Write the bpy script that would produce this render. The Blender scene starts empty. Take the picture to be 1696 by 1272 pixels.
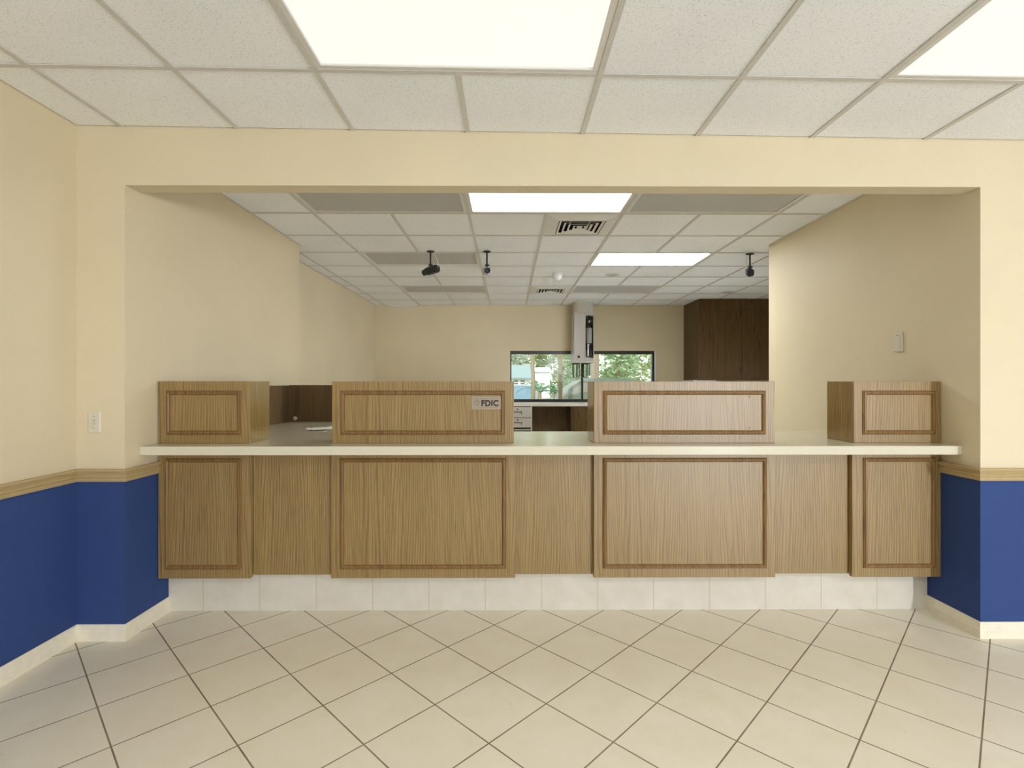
import bpy, bmesh, math, random
from math import sin, cos, pi, radians, tan
from mathutils import Vector, Matrix

random.seed(7)
S = bpy.context.scene
COL = S.collection

# ------------------------------------------------------------------ camera model
F, HV, EYE, YAW = 850.0, 632.0, 1.366, 0.006        # focal length / horizon row in pixels, eye height, yaw
ZC = EYE + 1.32                                     # ceiling height


def at(u, v, Y):
    """world point on the fronto-parallel plane Y seen at pixel (u, v)"""
    s = (u - 848.0) / F
    d = Y / (cos(YAW) - s * sin(YAW))
    return Vector((d * (s * cos(YAW) + sin(YAW)), Y, EYE - d * (v - HV) / F))


def ux(u, Y):
    return at(u, HV, Y).x


cam = bpy.data.cameras.new('camera')
camo = bpy.data.objects.new('camera', cam)
COL.objects.link(camo)
camo.location = (0, 0, EYE)
camo.rotation_euler = (pi / 2, 0, -YAW)
cam.sensor_width = 36.0
cam.lens = 36.0 * F / 1696.0
cam.shift_y = (636.0 - HV) / 1696.0 * -1.0
cam.clip_start = 0.02
cam.clip_end = 400
S.camera = camo

# ------------------------------------------------------------------ materials
MATS = {}


class NT:
    def __init__(s, name):
        s.m = bpy.data.materials.new(name)
        s.m.use_nodes = True
        s.t = s.m.node_tree
        s.t.nodes.clear()
        s.out = s.n('ShaderNodeOutputMaterial')
        MATS[name] = s.m

    def n(s, typ, **kw):
        nd = s.t.nodes.new(typ)
        for k, v in kw.items():
            if k.startswith('i_'):
                nd.inputs[k[2:].replace('_', ' ')].default_value = v
            else:
                setattr(nd, k, v)
        return nd

    def l(s, a, b):
        s.t.links.new(a, b)

    def bsdf(s, col=(.8, .8, .8), rough=.6, spec=.5, metal=0.0):
        b = s.n('ShaderNodeBsdfPrincipled')
        b.inputs['Base Color'].default_value = (*col, 1)
        b.inputs['Roughness'].default_value = rough
        b.inputs['Specular IOR Level'].default_value = spec
        b.inputs['Metallic'].default_value = metal
        s.l(b.outputs[0], s.out.inputs[0])
        s.b = b
        return b

    def coords(s, scale=(1, 1, 1), kind='Object', rot=(0, 0, 0), loc=(0, 0, 0)):
        tc = s.n('ShaderNodeTexCoord')
        mp = s.n('ShaderNodeMapping')
        mp.inputs['Scale'].default_value = scale
        mp.inputs['Rotation'].default_value = rot
        mp.inputs['Location'].default_value = loc
        s.l(tc.outputs[kind], mp.inputs[0])
        return mp.outputs[0]

    def noise(s, vec, scale=5, detail=3, rough=.5):
        nd = s.n('ShaderNodeTexNoise')
        nd.inputs['Scale'].default_value = scale
        nd.inputs['Detail'].default_value = detail
        nd.inputs['Roughness'].default_value = rough
        s.l(vec, nd.inputs['Vector'])
        return nd.outputs[0]

    def ramp(s, fac, stops, interp='LINEAR'):
        r = s.n('ShaderNodeValToRGB')
        r.color_ramp.interpolation = interp
        e = r.color_ramp.elements
        while len(e) < len(stops):
            e.new(0.5)
        for q, (p, c) in zip(e, stops):
            q.position = p
            q.color = (*c, 1) if len(c) == 3 else c
        s.l(fac, r.inputs[0])
        return r.outputs[0]

    def math(s, op, a, b=None, c=None, clamp=False):
        m = s.n('ShaderNodeMath', operation=op, use_clamp=clamp)
        for i, v in enumerate((a, b, c)):
            if v is None:
                continue
            if isinstance(v, (int, float)):
                m.inputs[i].default_value = v
            else:
                s.l(v, m.inputs[i])
        return m.outputs[0]

    def mix(s, fac, a, b, blend='MIX'):
        m = s.n('ShaderNodeMix', data_type='RGBA', blend_type=blend)
        for i, v in ((0, fac), (6, a), (7, b)):
            if isinstance(v, (int, float)):
                m.inputs[i].default_value = v
            elif isinstance(v, tuple):
                m.inputs[i].default_value = (*v, 1)
            else:
                s.l(v, m.inputs[i])
        return m.outputs[2]

    def bump(s, h, strength=.2, dist=.01):
        b = s.n('ShaderNodeBump')
        b.inputs['Strength'].default_value = strength
        b.inputs['Distance'].default_value = dist
        s.l(h, b.inputs['Height'])
        s.l(b.outputs[0], s.b.inputs['Normal'])


def plain(name, col, rough=.5, spec=.5, metal=0.0, vary=.04, vscale=30):
    t = NT(name)
    t.bsdf(col, rough, spec, metal)
    v = t.noise(t.coords(), vscale, 2)
    lo = tuple(max(0, c * (1 - vary)) for c in col)
    hi = tuple(min(1, c * (1 + vary)) for c in col)
    t.l(t.ramp(v, [(.3, lo), (.7, hi)]), t.b.inputs['Base Color'])
    return t.m


def wallpaint(name, col, rough=.55, spec=.3):
    t = NT(name)
    t.bsdf(col, rough, spec)
    c = t.coords()
    v = t.noise(c, 1.3, 3)
    lo = tuple(x * .97 for x in col)
    hi = tuple(min(1, x * 1.02) for x in col)
    t.l(t.ramp(v, [(.35, lo), (.65, hi)]), t.b.inputs['Base Color'])
    t.bump(t.noise(c, 160, 3), .12, .004)
    return t.m


CREAM = wallpaint('cream wall paint', (.695, .605, .425))
OFFW = wallpaint('off white wall paint', (.78, .77, .74))
BLUE = wallpaint('blue wall paint', (.040, .072, .21), .6, .06)
TRIMC = plain('tan trim paint', (.45, .34, .17), .45, .3)
BASEB = plain('cream baseboard paint', (.83, .77, .62), .4, .4)


def ceiling_tile_mat():
    t = NT('acoustic ceiling tile')
    t.bsdf((.8, .8, .79), .9, .1)
    c = t.coords()
    v = t.n('ShaderNodeTexVoronoi', feature='F1')
    v.inputs['Scale'].default_value = 125
    t.l(c, v.inputs['Vector'])
    n2 = t.noise(c, 120, 4, .7)
    n3 = t.noise(c, 2.0, 2)
    holes = t.math('MULTIPLY', t.math('LESS_THAN', v.outputs['Distance'], .36), t.math('GREATER_THAN', n2, .52))
    base = t.ramp(n3, [(.35, (.87, .90, .94)), (.65, (.91, .935, .97))])
    t.l(t.mix(t.math('MULTIPLY', holes, .42), base, (.42, .41, .38)), t.b.inputs['Base Color'])
    t.bump(t.math('SUBTRACT', n2, holes), .25, .003)
    return t.m


TILEM = ceiling_tile_mat()
GRIDM = plain('ceiling grid metal', (.61, .60, .56), .45, .3)


def floor_mat():
    t = NT('beige floor tile')
    b = t.bsdf((.7, .62, .48), .32, .45)
    a = radians(45.4)
    sz = .333
    c = t.coords()
    sep = t.n('ShaderNodeSeparateXYZ')
    t.l(c, sep.inputs[0])
    x, y = sep.outputs[0], sep.outputs[1]
    ph = (-.00483, .0830)

    def ax(ca, cb, p):
        q = t.math('ADD', t.math('MULTIPLY', x, ca), t.math('MULTIPLY', y, cb))
        q = t.math('DIVIDE', t.math('SUBTRACT', q, p), sz)
        return q
    q1 = ax(cos(a), sin(a), ph[0])
    q2 = ax(-sin(a), cos(a), ph[1])

    def line(q):
        r = t.math('ABSOLUTE', t.math('SUBTRACT', t.math('FRACT', t.math('ADD', q, .5)), .5))
        return r
    d = t.math('MINIMUM', line(q1), line(q2))
    mr = t.n('ShaderNodeMapRange', interpolation_type='SMOOTHSTEP')
    mr.inputs['From Min'].default_value = .007
    mr.inputs['From Max'].default_value = .011
    t.l(d, mr.inputs['Value'])
    tile = mr.outputs[0]
    comb = t.n('ShaderNodeCombineXYZ')
    t.l(t.math('FLOOR', q1), comb.inputs[0])
    t.l(t.math('FLOOR', q2), comb.inputs[1])
    wn = t.n('ShaderNodeTexWhiteNoise', noise_dimensions='3D')
    t.l(comb.outputs[0], wn.inputs['Vector'])
    n1 = t.noise(c, 6, 4, .6)
    n2 = t.noise(c, 45, 3, .6)
    col = t.ramp(n1, [(.3, (.82, .755, .60)), (.7, (.87, .825, .69))])
    col = t.mix(t.math('MULTIPLY', wn.outputs[0], .35), col, (.80, .72, .57))
    specks = t.math('GREATER_THAN', t.noise(c, 60, 1), .79)
    col = t.mix(t.math('MULTIPLY', specks, .4), col, (.3, .22, .14))
    col = t.mix(t.math('MULTIPLY', t.math('SUBTRACT', n2, .5), .25), col, (.62, .50, .33))
    grout = t.ramp(n1, [(.35, (.20, .155, .10)), (.65, (.30, .24, .165))])
    t.l(t.mix(tile, grout, col), b.inputs['Base Color'])
    t.l(t.math('SUBTRACT', .75, t.math('MULTIPLY', tile, .40)), b.inputs['Roughness'])
    t.bump(t.math('ADD', tile, t.math('MULTIPLY', n2, .06)), .3, .003)
    return t.m


FLOORM = floor_mat()


def plinth_mat(x0, w):
    t = NT('beige plinth tile')
    b = t.bsdf((.75, .68, .55), .35, .45)
    c = t.coords()
    sep = t.n('ShaderNodeSeparateXYZ')
    t.l(c, sep.inputs[0])
    q = t.math('DIVIDE', t.math('SUBTRACT', sep.outputs[0], x0), w)
    d = t.math('ABSOLUTE', t.math('SUBTRACT', t.math('FRACT', t.math('ADD', q, .5)), .5))
    mr = t.n('ShaderNodeMapRange', interpolation_type='SMOOTHSTEP')
    mr.inputs['From Min'].default_value = .006
    mr.inputs['From Max'].default_value = .011
    t.l(d, mr.inputs['Value'])
    n1 = t.noise(c, 9, 4, .6)
    col = t.ramp(n1, [(.3, (.63, .585, .49)), (.7, (.69, .655, .57))])
    t.l(t.mix(mr.outputs[0], (.56, .50, .38), col), b.inputs['Base Color'])
    t.bump(mr.outputs[0], .3, .002)
    return t.m


def wood_mat(name, light, mid, dark, rough=.38, spec=.45, freq=400.0, seed=0.0, fig=1.0):
    """vertical-grain wood laminate: stretched cathedral figure plus fine pores"""
    t = NT(name)
    b = t.bsdf(mid, rough, spec)
    c = t.coords(loc=(seed, seed * .37, 0))
    sep = t.n('ShaderNodeSeparateXYZ')
    t.l(c, sep.inputs[0])
    xy = t.math('ADD', sep.outputs[0], t.math('MULTIPLY', sep.outputs[1], .93))
    cb = t.n('ShaderNodeCombineXYZ')
    t.l(xy, cb.inputs[0])
    t.l(t.math('MULTIPLY', sep.outputs[2], .095), cb.inputs[2])
    low = t.noise(cb.outputs[0], 7.0, 1.5, .4)
    ph = t.math('ADD', t.math('MULTIPLY', xy, freq), t.math('MULTIPLY', low, 60.0 * fig))
    rings = t.math('MULTIPLY', t.math('ADD', t.math('SINE', ph), 1.0), .5)
    rings = t.math('POWER', rings, 3.2)
    cf = t.n('ShaderNodeCombineXYZ')
    t.l(xy, cf.inputs[0])
    t.l(t.math('MULTIPLY', sep.outputs[2], .013), cf.inputs[2])
    fine = t.noise(cf.outputs[0], 330, 2.5, .6)
    band = t.noise(cf.outputs[0], 16, 3, .55)
    col = t.ramp(band, [(.3, mid), (.7, light)])
    col = t.mix(t.math('MULTIPLY', rings, .46), col, dark)
    pores = t.math('MULTIPLY', t.math('SUBTRACT', .53, fine, clamp=True), 3.6, clamp=True)
    col = t.mix(t.math('MULTIPLY', pores, .85), col, dark)
    t.l(col, b.inputs['Base Color'])
    t.bump(fine, .06, .002)
    return t.m


OAK = wood_mat('light oak laminate', (.355, .240, .084), (.295, .190, .058), (.095, .048, .012), .43, .85)
OAK_SIDE = wood_mat('glossy oak laminate', (.355, .240, .084), (.295, .190, .058), (.095, .048, .012), .16, .9)
MOULD = wood_mat('brown oak moulding', (.27, .155, .055), (.225, .125, .042), (.12, .062, .02), .42, .35, 200)
DARKW = wood_mat('dark walnut laminate', (.135, .082, .026), (.095, .054, .016), (.032, .018, .005), .38, .25, 170, 3.1, 1.2)
BACKW = wood_mat('walnut backing laminate', (.17, .11, .050), (.14, .088, .038), (.065, .038, .015), .5, .3, 200, 5.3)
WORKTOP = plain('cream laminate worktop', (.68, .635, .50), .12, .65, vary=.015)
PLASTIC_I = plain('ivory plastic', (.66, .625, .50), .35, .5, vary=.01)
SLOT = plain('dark slot', (.03, .028, .025), .6)
GREYMET = plain('light grey enamel', (.58, .56, .52), .4, .5, vary=.02)
DRAWER = plain('grey beige drawer enamel', (.47, .44, .385), .4, .5, vary=.02)
BLACKP = plain('black plastic', (.014, .014, .015), .35, .5)
BLACKM = plain('black metal', (.02, .02, .02), .4, .5)
CHROME = plain('chrome', (.7, .7, .7), .2, .5, 1.0)
WHITEP = plain('white plastic', (.85, .85, .86), .35, .5, vary=.01)
CABLE = plain('white cable', (.74, .71, .62), .5)
VENTM = plain('white vent enamel', (.70, .69, .66), .4, .5, vary=.02)
DUCT_SHADE = plain('duct shade black', (.015, .014, .012), .8)  # near-black colour standing in for the shade inside the vents
BRONZE = plain('dark bronze frame', (.022, .018, .012), .35, .5)
PAPER = plain('white paper', (.85, .85, .83), .4, .5)
SIGNM = plain('brushed silver plate', (.36, .305, .23), .4, .5, .2, vary=.06, vscale=90)
INK = plain('black ink', (.018, .013, .010), .5)
INKG = plain('grey ink', (.21, .17, .12), .5)
UNLIT = plain('unlit prismatic lens', (.50, .50, .49), .55, .3, vary=.03, vscale=120)
EDGE = plain('dark oak edge', (.10, .055, .025), .6)


def emit_mat(name, col, strength):
    t = NT(name)
    b = t.bsdf((.12, .12, .115), .5)
    c = t.coords()
    n = t.noise(c, 60, 2)
    b.inputs['Emission Color'].default_value = (*col, 1)
    t.l(t.math('MULTIPLY', t.math('ADD', .97, t.math('MULTIPLY', n, .06)), strength), b.inputs['Emission Strength'])
    return t.m


LENS_F = emit_mat('lit lens of front lobby', (1.0, 1.0, .90), .80)
LENS_B = emit_mat('lit lens of teller room', (.98, 1.0, 1.0), 4.7)


LENS_C = emit_mat('lit lens deep in teller room', (.98, 1.0, 1.0), 20.0)


def glass_mat(name, tint=(1, 1, 1)):
    t = NT(name)
    tr = t.n('ShaderNodeBsdfTransparent')
    tr.inputs[0].default_value = (*tint, 1)
    gl = t.n('ShaderNodeBsdfGlossy')
    gl.inputs['Roughness'].default_value = .02
    fr = t.n('ShaderNodeFresnel')
    fr.inputs[0].default_value = 1.45
    mx = t.n('ShaderNodeMixShader')
    t.l(fr.outputs[0], mx.inputs[0])
    t.l(tr.outputs[0], mx.inputs[1])
    t.l(gl.outputs[0], mx.inputs[2])
    t.l(mx.outputs[0], t.out.inputs[0])
    return t.m


GLASS = glass_mat('window glass', (.93, .96, .93))
TUBEG = glass_mat('clear tube glass', (.85, .87, .85))
CARGLASS = plain('car window glass', (.20, .19, .16), .08, .6)


def leaf_mat(name, c1, c2, c3):
    t = NT(name)
    b = t.bsdf(c1, .5, .3)
    oi = t.n('ShaderNodeNewGeometry')
    t.l(t.ramp(oi.outputs['Random Per Island'], [(0, c1), (.5, c2), (1, c3)]), b.inputs['Base Color'])
    b.inputs['Transmission Weight'].default_value = 0
    tl = t.n('ShaderNodeBsdfTranslucent')
    tl.inputs[0].default_value = (*[min(1, x * 1.1) for x in c2], 1)
    mx = t.n('ShaderNodeMixShader')
    mx.inputs[0].default_value = .35
    t.l(b.outputs[0], mx.inputs[1])
    t.l(tl.outputs[0], mx.inputs[2])
    t.l(mx.outputs[0], t.out.inputs[0])
    return t.m


LEAF_A = leaf_mat('olive leaves', (.24, .30, .12), (.42, .48, .24), (.66, .68, .42))
LEAF_B = leaf_mat('mid green leaves', (.13, .22, .11), (.28, .39, .21), (.50, .58, .36))
LEAF_C = leaf_mat('grey green leaves', (.28, .33, .24), (.48, .53, .42), (.75, .77, .66))
PALM = leaf_mat('palm fronds', (.06, .16, .07), (.12, .26, .12), (.25, .38, .18))
BARK = plain('bark', (.26, .20, .14), .9, .1, vary=.25, vscale=20)
POSTM = plain('tan post paint', (.27, .215, .15), .6, .2, vary=.1)
SIDING = plain('blue grey siding', (.22, .32, .42), .7, .2, vary=.06)
TEAL = plain('teal roofing', (.26, .33, .34), .7, .2, vary=.1)
WHITEW = plain('white wall paint', (.85, .86, .88), .7, .2)
OLIVE = plain('olive car paint', (.10, .12, .085), .25, .6, vary=.05)
TYRE = plain('tyre rubber', (.02, .02, .02), .8)
SEATC = plain('tan car seat', (.42, .34, .25), .8)


def ground_mat():
    t = NT('dry grass and asphalt')
    b = t.bsdf((.4, .4, .3), .9, .1)
    c = t.coords()
    n = t.noise(c, .5, 5, .6)
    n2 = t.noise(c, 14, 3, .6)
    col = t.ramp(n, [(.4, (.30, .29, .26)), (.55, (.28, .33, .16)), (.7, (.42, .42, .25))])
    t.l(t.mix(t.math('MULTIPLY', n2, .4), col, (.5, .46, .36)), b.inputs['Base Color'])
    return t.m


GROUND = ground_mat()

# ------------------------------------------------------------------ mesh helpers


class MB:
    def __init__(s):
        s.bm = bmesh.new()
        s.mi = 0

    def quad(s, *p):
        f = s.bm.faces.new([s.bm.verts.new(q) for q in p])
        f.material_index = s.mi
        return f

    def box(s, x0, x1, y0, y1, z0, z1):
        x0, x1 = sorted((x0, x1)); y0, y1 = sorted((y0, y1)); z0, z1 = sorted((z0, z1))
        v = [s.bm.verts.new(p) for p in ((x0, y0, z0), (x1, y0, z0), (x1, y1, z0), (x0, y1, z0),
                                         (x0, y0, z1), (x1, y0, z1), (x1, y1, z1), (x0, y1, z1))]
        for q in ((3, 2, 1, 0), (4, 5, 6, 7), (0, 1, 5, 4), (1, 2, 6, 5), (2, 3, 7, 6), (3, 0, 4, 7)):
            f = s.bm.faces.new([v[i] for i in q])
            f.material_index = s.mi
        return v

    def lathe(s, prof, c, axis=(0, 0, 1), n=24, caps=True):
        """prof: list of (radius, height) along axis from point c"""
        ax = Vector(axis).normalized()
        u = ax.orthogonal().normalized()
        w = ax.cross(u)
        c = Vector(c)
        rings = []
        for r, h in prof:
            rings.append([s.bm.verts.new(c + ax * h + (u * cos(2 * pi * i / n) + w * sin(2 * pi * i / n)) * max(r, 1e-5)) for i in range(n)])
        for a, b in zip(rings, rings[1:]):
            for i in range(n):
                f = s.bm.faces.new((a[i], a[(i + 1) % n], b[(i + 1) % n], b[i]))
                f.material_index = s.mi
                f.smooth = True
        if caps:
            for rg, rev in ((rings[0], True), (rings[-1], False)):
                f = s.bm.faces.new(rg[::-1] if rev else rg)
                f.material_index = s.mi

    def cyl(s, a, b, r, n=16, r2=None):
        a, b = Vector(a), Vector(b)
        s.lathe([(r, 0), (r2 or r, (b - a).length)], a, b - a, n)

    def tube(s, pts, r, n=8):
        pts = [Vector(p) for p in pts]
        rings = []
        up = Vector((0.13, 0.2, 1)).normalized()
        for i, p in enumerate(pts):
            d = (pts[min(i + 1, len(pts) - 1)] - pts[max(i - 1, 0)]).normalized()
            u = d.cross(up)
            if u.length < 1e-3:
                u = d.orthogonal()
            u.normalize()
            w = d.cross(u)
            rr = r[i] if isinstance(r, (list, tuple)) else r
            rings.append([s.bm.verts.new(p + (u * cos(2 * pi * k / n) + w * sin(2 * pi * k / n)) * rr) for k in range(n)])
        for a, b in zip(rings, rings[1:]):
            for k in range(n):
                f = s.bm.faces.new((a[k], a[(k + 1) % n], b[(k + 1) % n], b[k]))
                f.smooth = True
                f.material_index = s.mi
        for rg in (rings[0], rings[-1]):
            f = s.bm.faces.new(rg)
            f.material_index = s.mi

    def prism(s, poly, y0, y1, axis='Y'):
        """extrude a polygon: axis 'Y' poly is (x,z); axis 'X' poly is (y,z); axis 'Z' poly is (x,y)"""
        def P(a, b, t):
            return {'Y': (a, t, b), 'X': (t, a, b), 'Z': (a, b, t)}[axis]
        A = [s.bm.verts.new(P(a, b, y0)) for a, b in poly]
        B = [s.bm.verts.new(P(a, b, y1)) for a, b in poly]
        n = len(A)
        fs = [s.bm.faces.new(A[::-1]), s.bm.faces.new(B)]
        for i in range(n):
            fs.append(s.bm.faces.new((A[i], A[(i + 1) % n], B[(i + 1) % n], B[i])))
        for f in fs:
            f.material_index = s.mi

    def sweep(s, path, prof, closed=False, plane='XY'):
        """mitred sweep of prof (out, up) along a 2-D path; 'out' is to the right of the walking direction.
        plane 'XY': path (x,y), up = z.  plane 'XZ': path (x,z), up = -y (towards the viewer)."""
        n = len(path)
        P = [Vector((a, b)) for a, b in path]
        rings = []
        for i in range(n):
            if closed or 0 < i < n - 1:
                d0 = (P[i] - P[i - 1]).normalized()
                d1 = (P[(i + 1) % n] - P[i]).normalized()
            elif i == 0:
                d0 = d1 = (P[1] - P[0]).normalized()
            else:
                d0 = d1 = (P[i] - P[i - 1]).normalized()
            n0, n1 = Vector((d0.y, -d0.x)), Vector((d1.y, -d1.x))
            m = n0 + n1
            m = m / (m.dot(n0)) if m.length > 1e-6 else n0
            ring = []
            for o, u in prof:
                q = P[i] + m * o
                ring.append(s.bm.verts.new((q.x, q.y, u) if plane == 'XY' else (q.x, u, q.y)))
            rings.append(ring)
        k = len(prof)
        segs = range(n) if closed else range(n - 1)
        for i in segs:
            a, b = rings[i], rings[(i + 1) % n]
            for j in range(k):
                f = s.bm.faces.new((a[j], a[(j + 1) % k], b[(j + 1) % k], b[j]))
                f.material_index = s.mi
        if not closed:
            s.bm.faces.new(rings[0]).material_index = s.mi
            s.bm.faces.new(rings[-1][::-1]).material_index = s.mi

    def build(s, name, mats, parent=None, bevel=0, smooth=False, origin=None):
        bmesh.ops.recalc_face_normals(s.bm, faces=s.bm.faces[:])
        me = bpy.data.meshes.new(name)
        if parent is not None:
            s.bm.transform(Matrix.Translation(-world_loc(parent)))
        elif origin is not None:
            s.bm.transform(Matrix.Translation(-Vector(origin)))
        s.bm.to_mesh(me)
        s.bm.free()
        for m in (mats if isinstance(mats, (list, tuple)) else [mats]):
            me.materials.append(m)
        o = bpy.data.objects.new(name, me)
        COL.objects.link(o)
        if parent is not None:
            o.parent = parent
        elif origin is not None:
            o.location = origin
        if bevel:
            md = o.modifiers.new('soft edges', 'BEVEL')
            md.width = bevel
            md.segments = 2
            md.limit_method = 'ANGLE'
            md.angle_limit = radians(50)
        if smooth:
            for p in me.polygons:
                p.use_smooth = True
        return o


def world_loc(o):
    v = Vector((0, 0, 0))
    while o is not None:
        v = v + o.location
        o = o.parent
    return v


def thing(name, loc, label, cat, group=None):
    o = bpy.data.objects.new(name, None)
    o.empty_display_size = .1
    o.location = loc
    COL.objects.link(o)
    tag(o, label, cat, group)
    return o


def tag(o, label, cat, group=None, kind=None):
    o['label'] = label
    o['category'] = cat
    if group:
        o['group'] = group
    if kind:
        o['kind'] = kind
    return o


def struct(o, label=None):
    o['kind'] = 'structure'
    if label:
        o['label'] = label
    return o


def bx(*b):
    m = MB()
    m.box(*b)
    return m


def text_mesh(txt, size, name, mat, parent, loc, extrude=.0006, bold=0.0, xscale=1.0):
    cu = bpy.data.curves.new('tmp', 'FONT')
    cu.body = txt
    cu.size = size
    cu.extrude = extrude
    cu.offset = bold
    cu.space_character = 1.06
    to = bpy.data.objects.new('tmp', cu)
    COL.objects.link(to)
    dg = bpy.context.evaluated_depsgraph_get()
    me = bpy.data.meshes.new_from_object(to.evaluated_get(dg))
    bpy.data.objects.remove(to)
    xs = [v.co.x for v in me.vertices]
    w0, w1 = min(xs), max(xs)
    M = Matrix.Rotation(pi / 2, 4, 'X') @ Matrix.Diagonal((xscale, 1, 1, 1)) @ Matrix.Translation((-w0, 0, 0))
    me.transform(M)
    me.transform(Matrix.Translation(Vector(loc) - world_loc(parent)))
    me.materials.clear()
    me.materials.append(mat)
    me.name = name
    o = bpy.data.objects.new(name, me)
    COL.objects.link(o)
    o.parent = parent
    return o


# ------------------------------------------------------------------ key dimensions
YF = 2.723                      # front face of the wall with the opening
XL, XR = -2.028, 2.515          # jamb faces of the opening
XFL, XFR = -2.282, 4.75         # lobby side walls
YREAR = -3.3
YJ_L, YJ_R = 4.98, 4.95         # far ends of the jamb walls
YB = 8.87                       # back wall
XBL, XBR = -2.305, 5.2
ZTOP = 2.95
ZR0, ZR1 = .838, .905           # chair rail
ZSOF = 2.404
ZSPLIT = .87


def ceil_f(x):                  # lobby ceiling hangs slightly lower to the right
    return EYE + 1.349 - .0645 * (x + 2.28) / 5.0


def two_tone(name, boxes, origin=None):
    m = MB()
    for (x0, x1, y0, y1, z0, z1) in boxes:
        if z0 < ZSPLIT < z1:
            m.mi = 1
            m.box(x0, x1, y0, y1, z0, ZSPLIT)
            m.mi = 0
            m.box(x0, x1, y0, y1, ZSPLIT, z1)
        else:
            m.mi = 0
            m.box(x0, x1, y0, y1, z0, z1)
    return struct(m.build(name, [CREAM, BLUE]))


# ------------------------------------------------------------------ room shell
struct(bx(XFL - .3, XBR + .3, YREAR - .3, YB + .15, -.12, 0).build('floor', FLOORM))
two_tone('wall_left', [(XFL - .12, XFL, YREAR - .12, YF, 0, ZTOP)])
two_tone('wall_left_jamb', [(XFL - .12, XL, YF, YJ_L, 0, ZTOP)])
two_tone('wall_front_right', [(XR, XFR + .12, YF, YF + .107, 0, ZTOP)])
two_tone('wall_front', [(XL, XR, YF, YF + .107, ZSOF, ZTOP)])
two_tone('wall_right_jamb', [(XR, XR + .115, YF + .107, YJ_R, 0, ZTOP)])
two_tone('wall_right', [(XFR, XFR + .12, YREAR - .12, YF, 0, ZTOP)])
# rear wall of the lobby, behind the camera: a wide shop-front opening towards the right
SFX0, SFX1, SFZ0, SFZ1 = 1.2, 4.55, .35, 2.3
wr = MB()
wr.box(XFL, SFX0, YREAR - .12, YREAR, 0, ZTOP)
wr.box(SFX1, XFR, YREAR - .12, YREAR, 0, ZTOP)
wr.box(SFX0, SFX1, YREAR - .12, YREAR, 0, SFZ0)
wr.box(SFX0, SFX1, YREAR - .12, YREAR, SFZ1, ZTOP)
struct(wr.build('wall_rear', OFFW))
struct(bx(XBL - .12, XBL, YJ_L, YB + .12, 0, ZTOP).build('wall_left_back', CREAM))
struct(bx(XBR, XBR + .12, YF + .107, YB + .12, 0, ZTOP).build('wall_right_back', CREAM))
W0, W1 = at(845, 581, YB), at(1086.5, 667, YB)
WX0, WX1, WZ0, WZ1 = W0.x, W1.x, 1.010, W0.z
wb = MB()
wb.box(XBL, WX0, YB, YB + .12, 0, ZTOP)
wb.box(WX1, XBR, YB, YB + .12, 0, ZTOP)
wb.box(WX0, WX1, YB, YB + .12, 0, WZ0)
wb.box(WX0, WX1, YB, YB + .12, WZ1, ZTOP)
struct(wb.build('wall_back', CREAM))
struct(bx(XFL - .3, XBR + .3, YREAR - .3, YB + .15, ZTOP, ZTOP + .1).build('roof', WHITEW))

# chair rail and baseboard, mitred round the corners
rail = [(0, ZR0), (.010, ZR0), (.013, ZR0 + .008), (.013, ZR0 + .020), (.019, ZR0 + .026), (.019, ZR0 + .033),
        (.013, ZR0 + .038), (.016, ZR0 + .046), (.022, ZR0 + .054), (.024, ZR1 - .006), (.022, ZR1), (0, ZR1)]
base = [(0, 0), (.014, 0), (.014, .044), (.011, .050), (.011, .060), (.008, .066), (.008, .074), (.004, .084), (0, .085)]
YSLAB = 2.97
pl = [(XFL, YREAR), (XFL, YF), (XL, YF)]
pr = [(XR, YF), (XFR, YF)]
for nm, path, prof, mt in (('trim_1', pl + [(XL, YSLAB - .001)], rail, TRIMC), ('trim_2', [(XR, YSLAB - .001)] + pr, rail, TRIMC),
                           ('baseboard_left', pl + [(XL, 3.07)], base, BASEB), ('baseboard_right', [(XR, 3.07)] + pr, base, BASEB)):
    m = MB()
    m.sweep(path, prof)
    struct(m.build(nm, mt))

# ------------------------------------------------------------------ suspended ceilings
T = .6096


def tile_patch(m, x0, x1, y0, y1, zf, sag=0.0, g=.012, edge=False):
    x0 += g * .4; x1 -= g * .4; y0 += g * .4; y1 -= g * .4
    n = 4
    V = [[m.bm.verts.new((x0 + (x1 - x0) * i / n, y0 + (y1 - y0) * j / n,
                          zf(x0 + (x1 - x0) * i / n) + .004 - sag * sin(pi * i / n) * (j / n if edge else sin(pi * j / n)))) for j in range(n + 1)] for i in range(n + 1)]
    for i in range(n):
        for j in range(n):
            f = m.bm.faces.new((V[i][j], V[i][j + 1], V[i + 1][j + 1], V[i + 1][j]))
            f.smooth = True


def tbar(m, x0, x1, y0, y1, zf):
    """a grid flange 24 mm wide between two points (axis aligned)"""
    h = .012
    if abs(x1 - x0) < 1e-6:
        z = zf(x0)
        m.box(x0 - h, x0 + h, y0, y1, z - .002, z + .003)
        m.box(x0 - .002, x0 + .002, y0, y1, z + .003, z + .03)
    else:
        v = m.box(x0, x1, y0 - h, y0 + h, -.0015, .0025)
        for q in v:
            q.co.z += zf(q.co.x)


FX0, FY0 = -.218, 2.200          # lobby grid: line through x, first row line
fxl = [FX0 + T * k for k in range(-5, 10)]
fxl = [x for x in fxl if XFL + .02 < x < XFR - .02]
fyl = [YF] + [FY0 - T * k for k in range(0, 10)]
fyl = [y for y in fyl if y > YREAR]
xs = [XFL] + fxl + [XFR]
front_lights = [(FX0 - T, FX0 + T, FY0 - T, FY0), (FX0 + 3 * T, FX0 + 5 * T, FY0 - T, FY0)]


def inside(c, lst):
    return any(a < c[0] < b and p < c[1] < q for a, b, p, q in lst)


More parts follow.
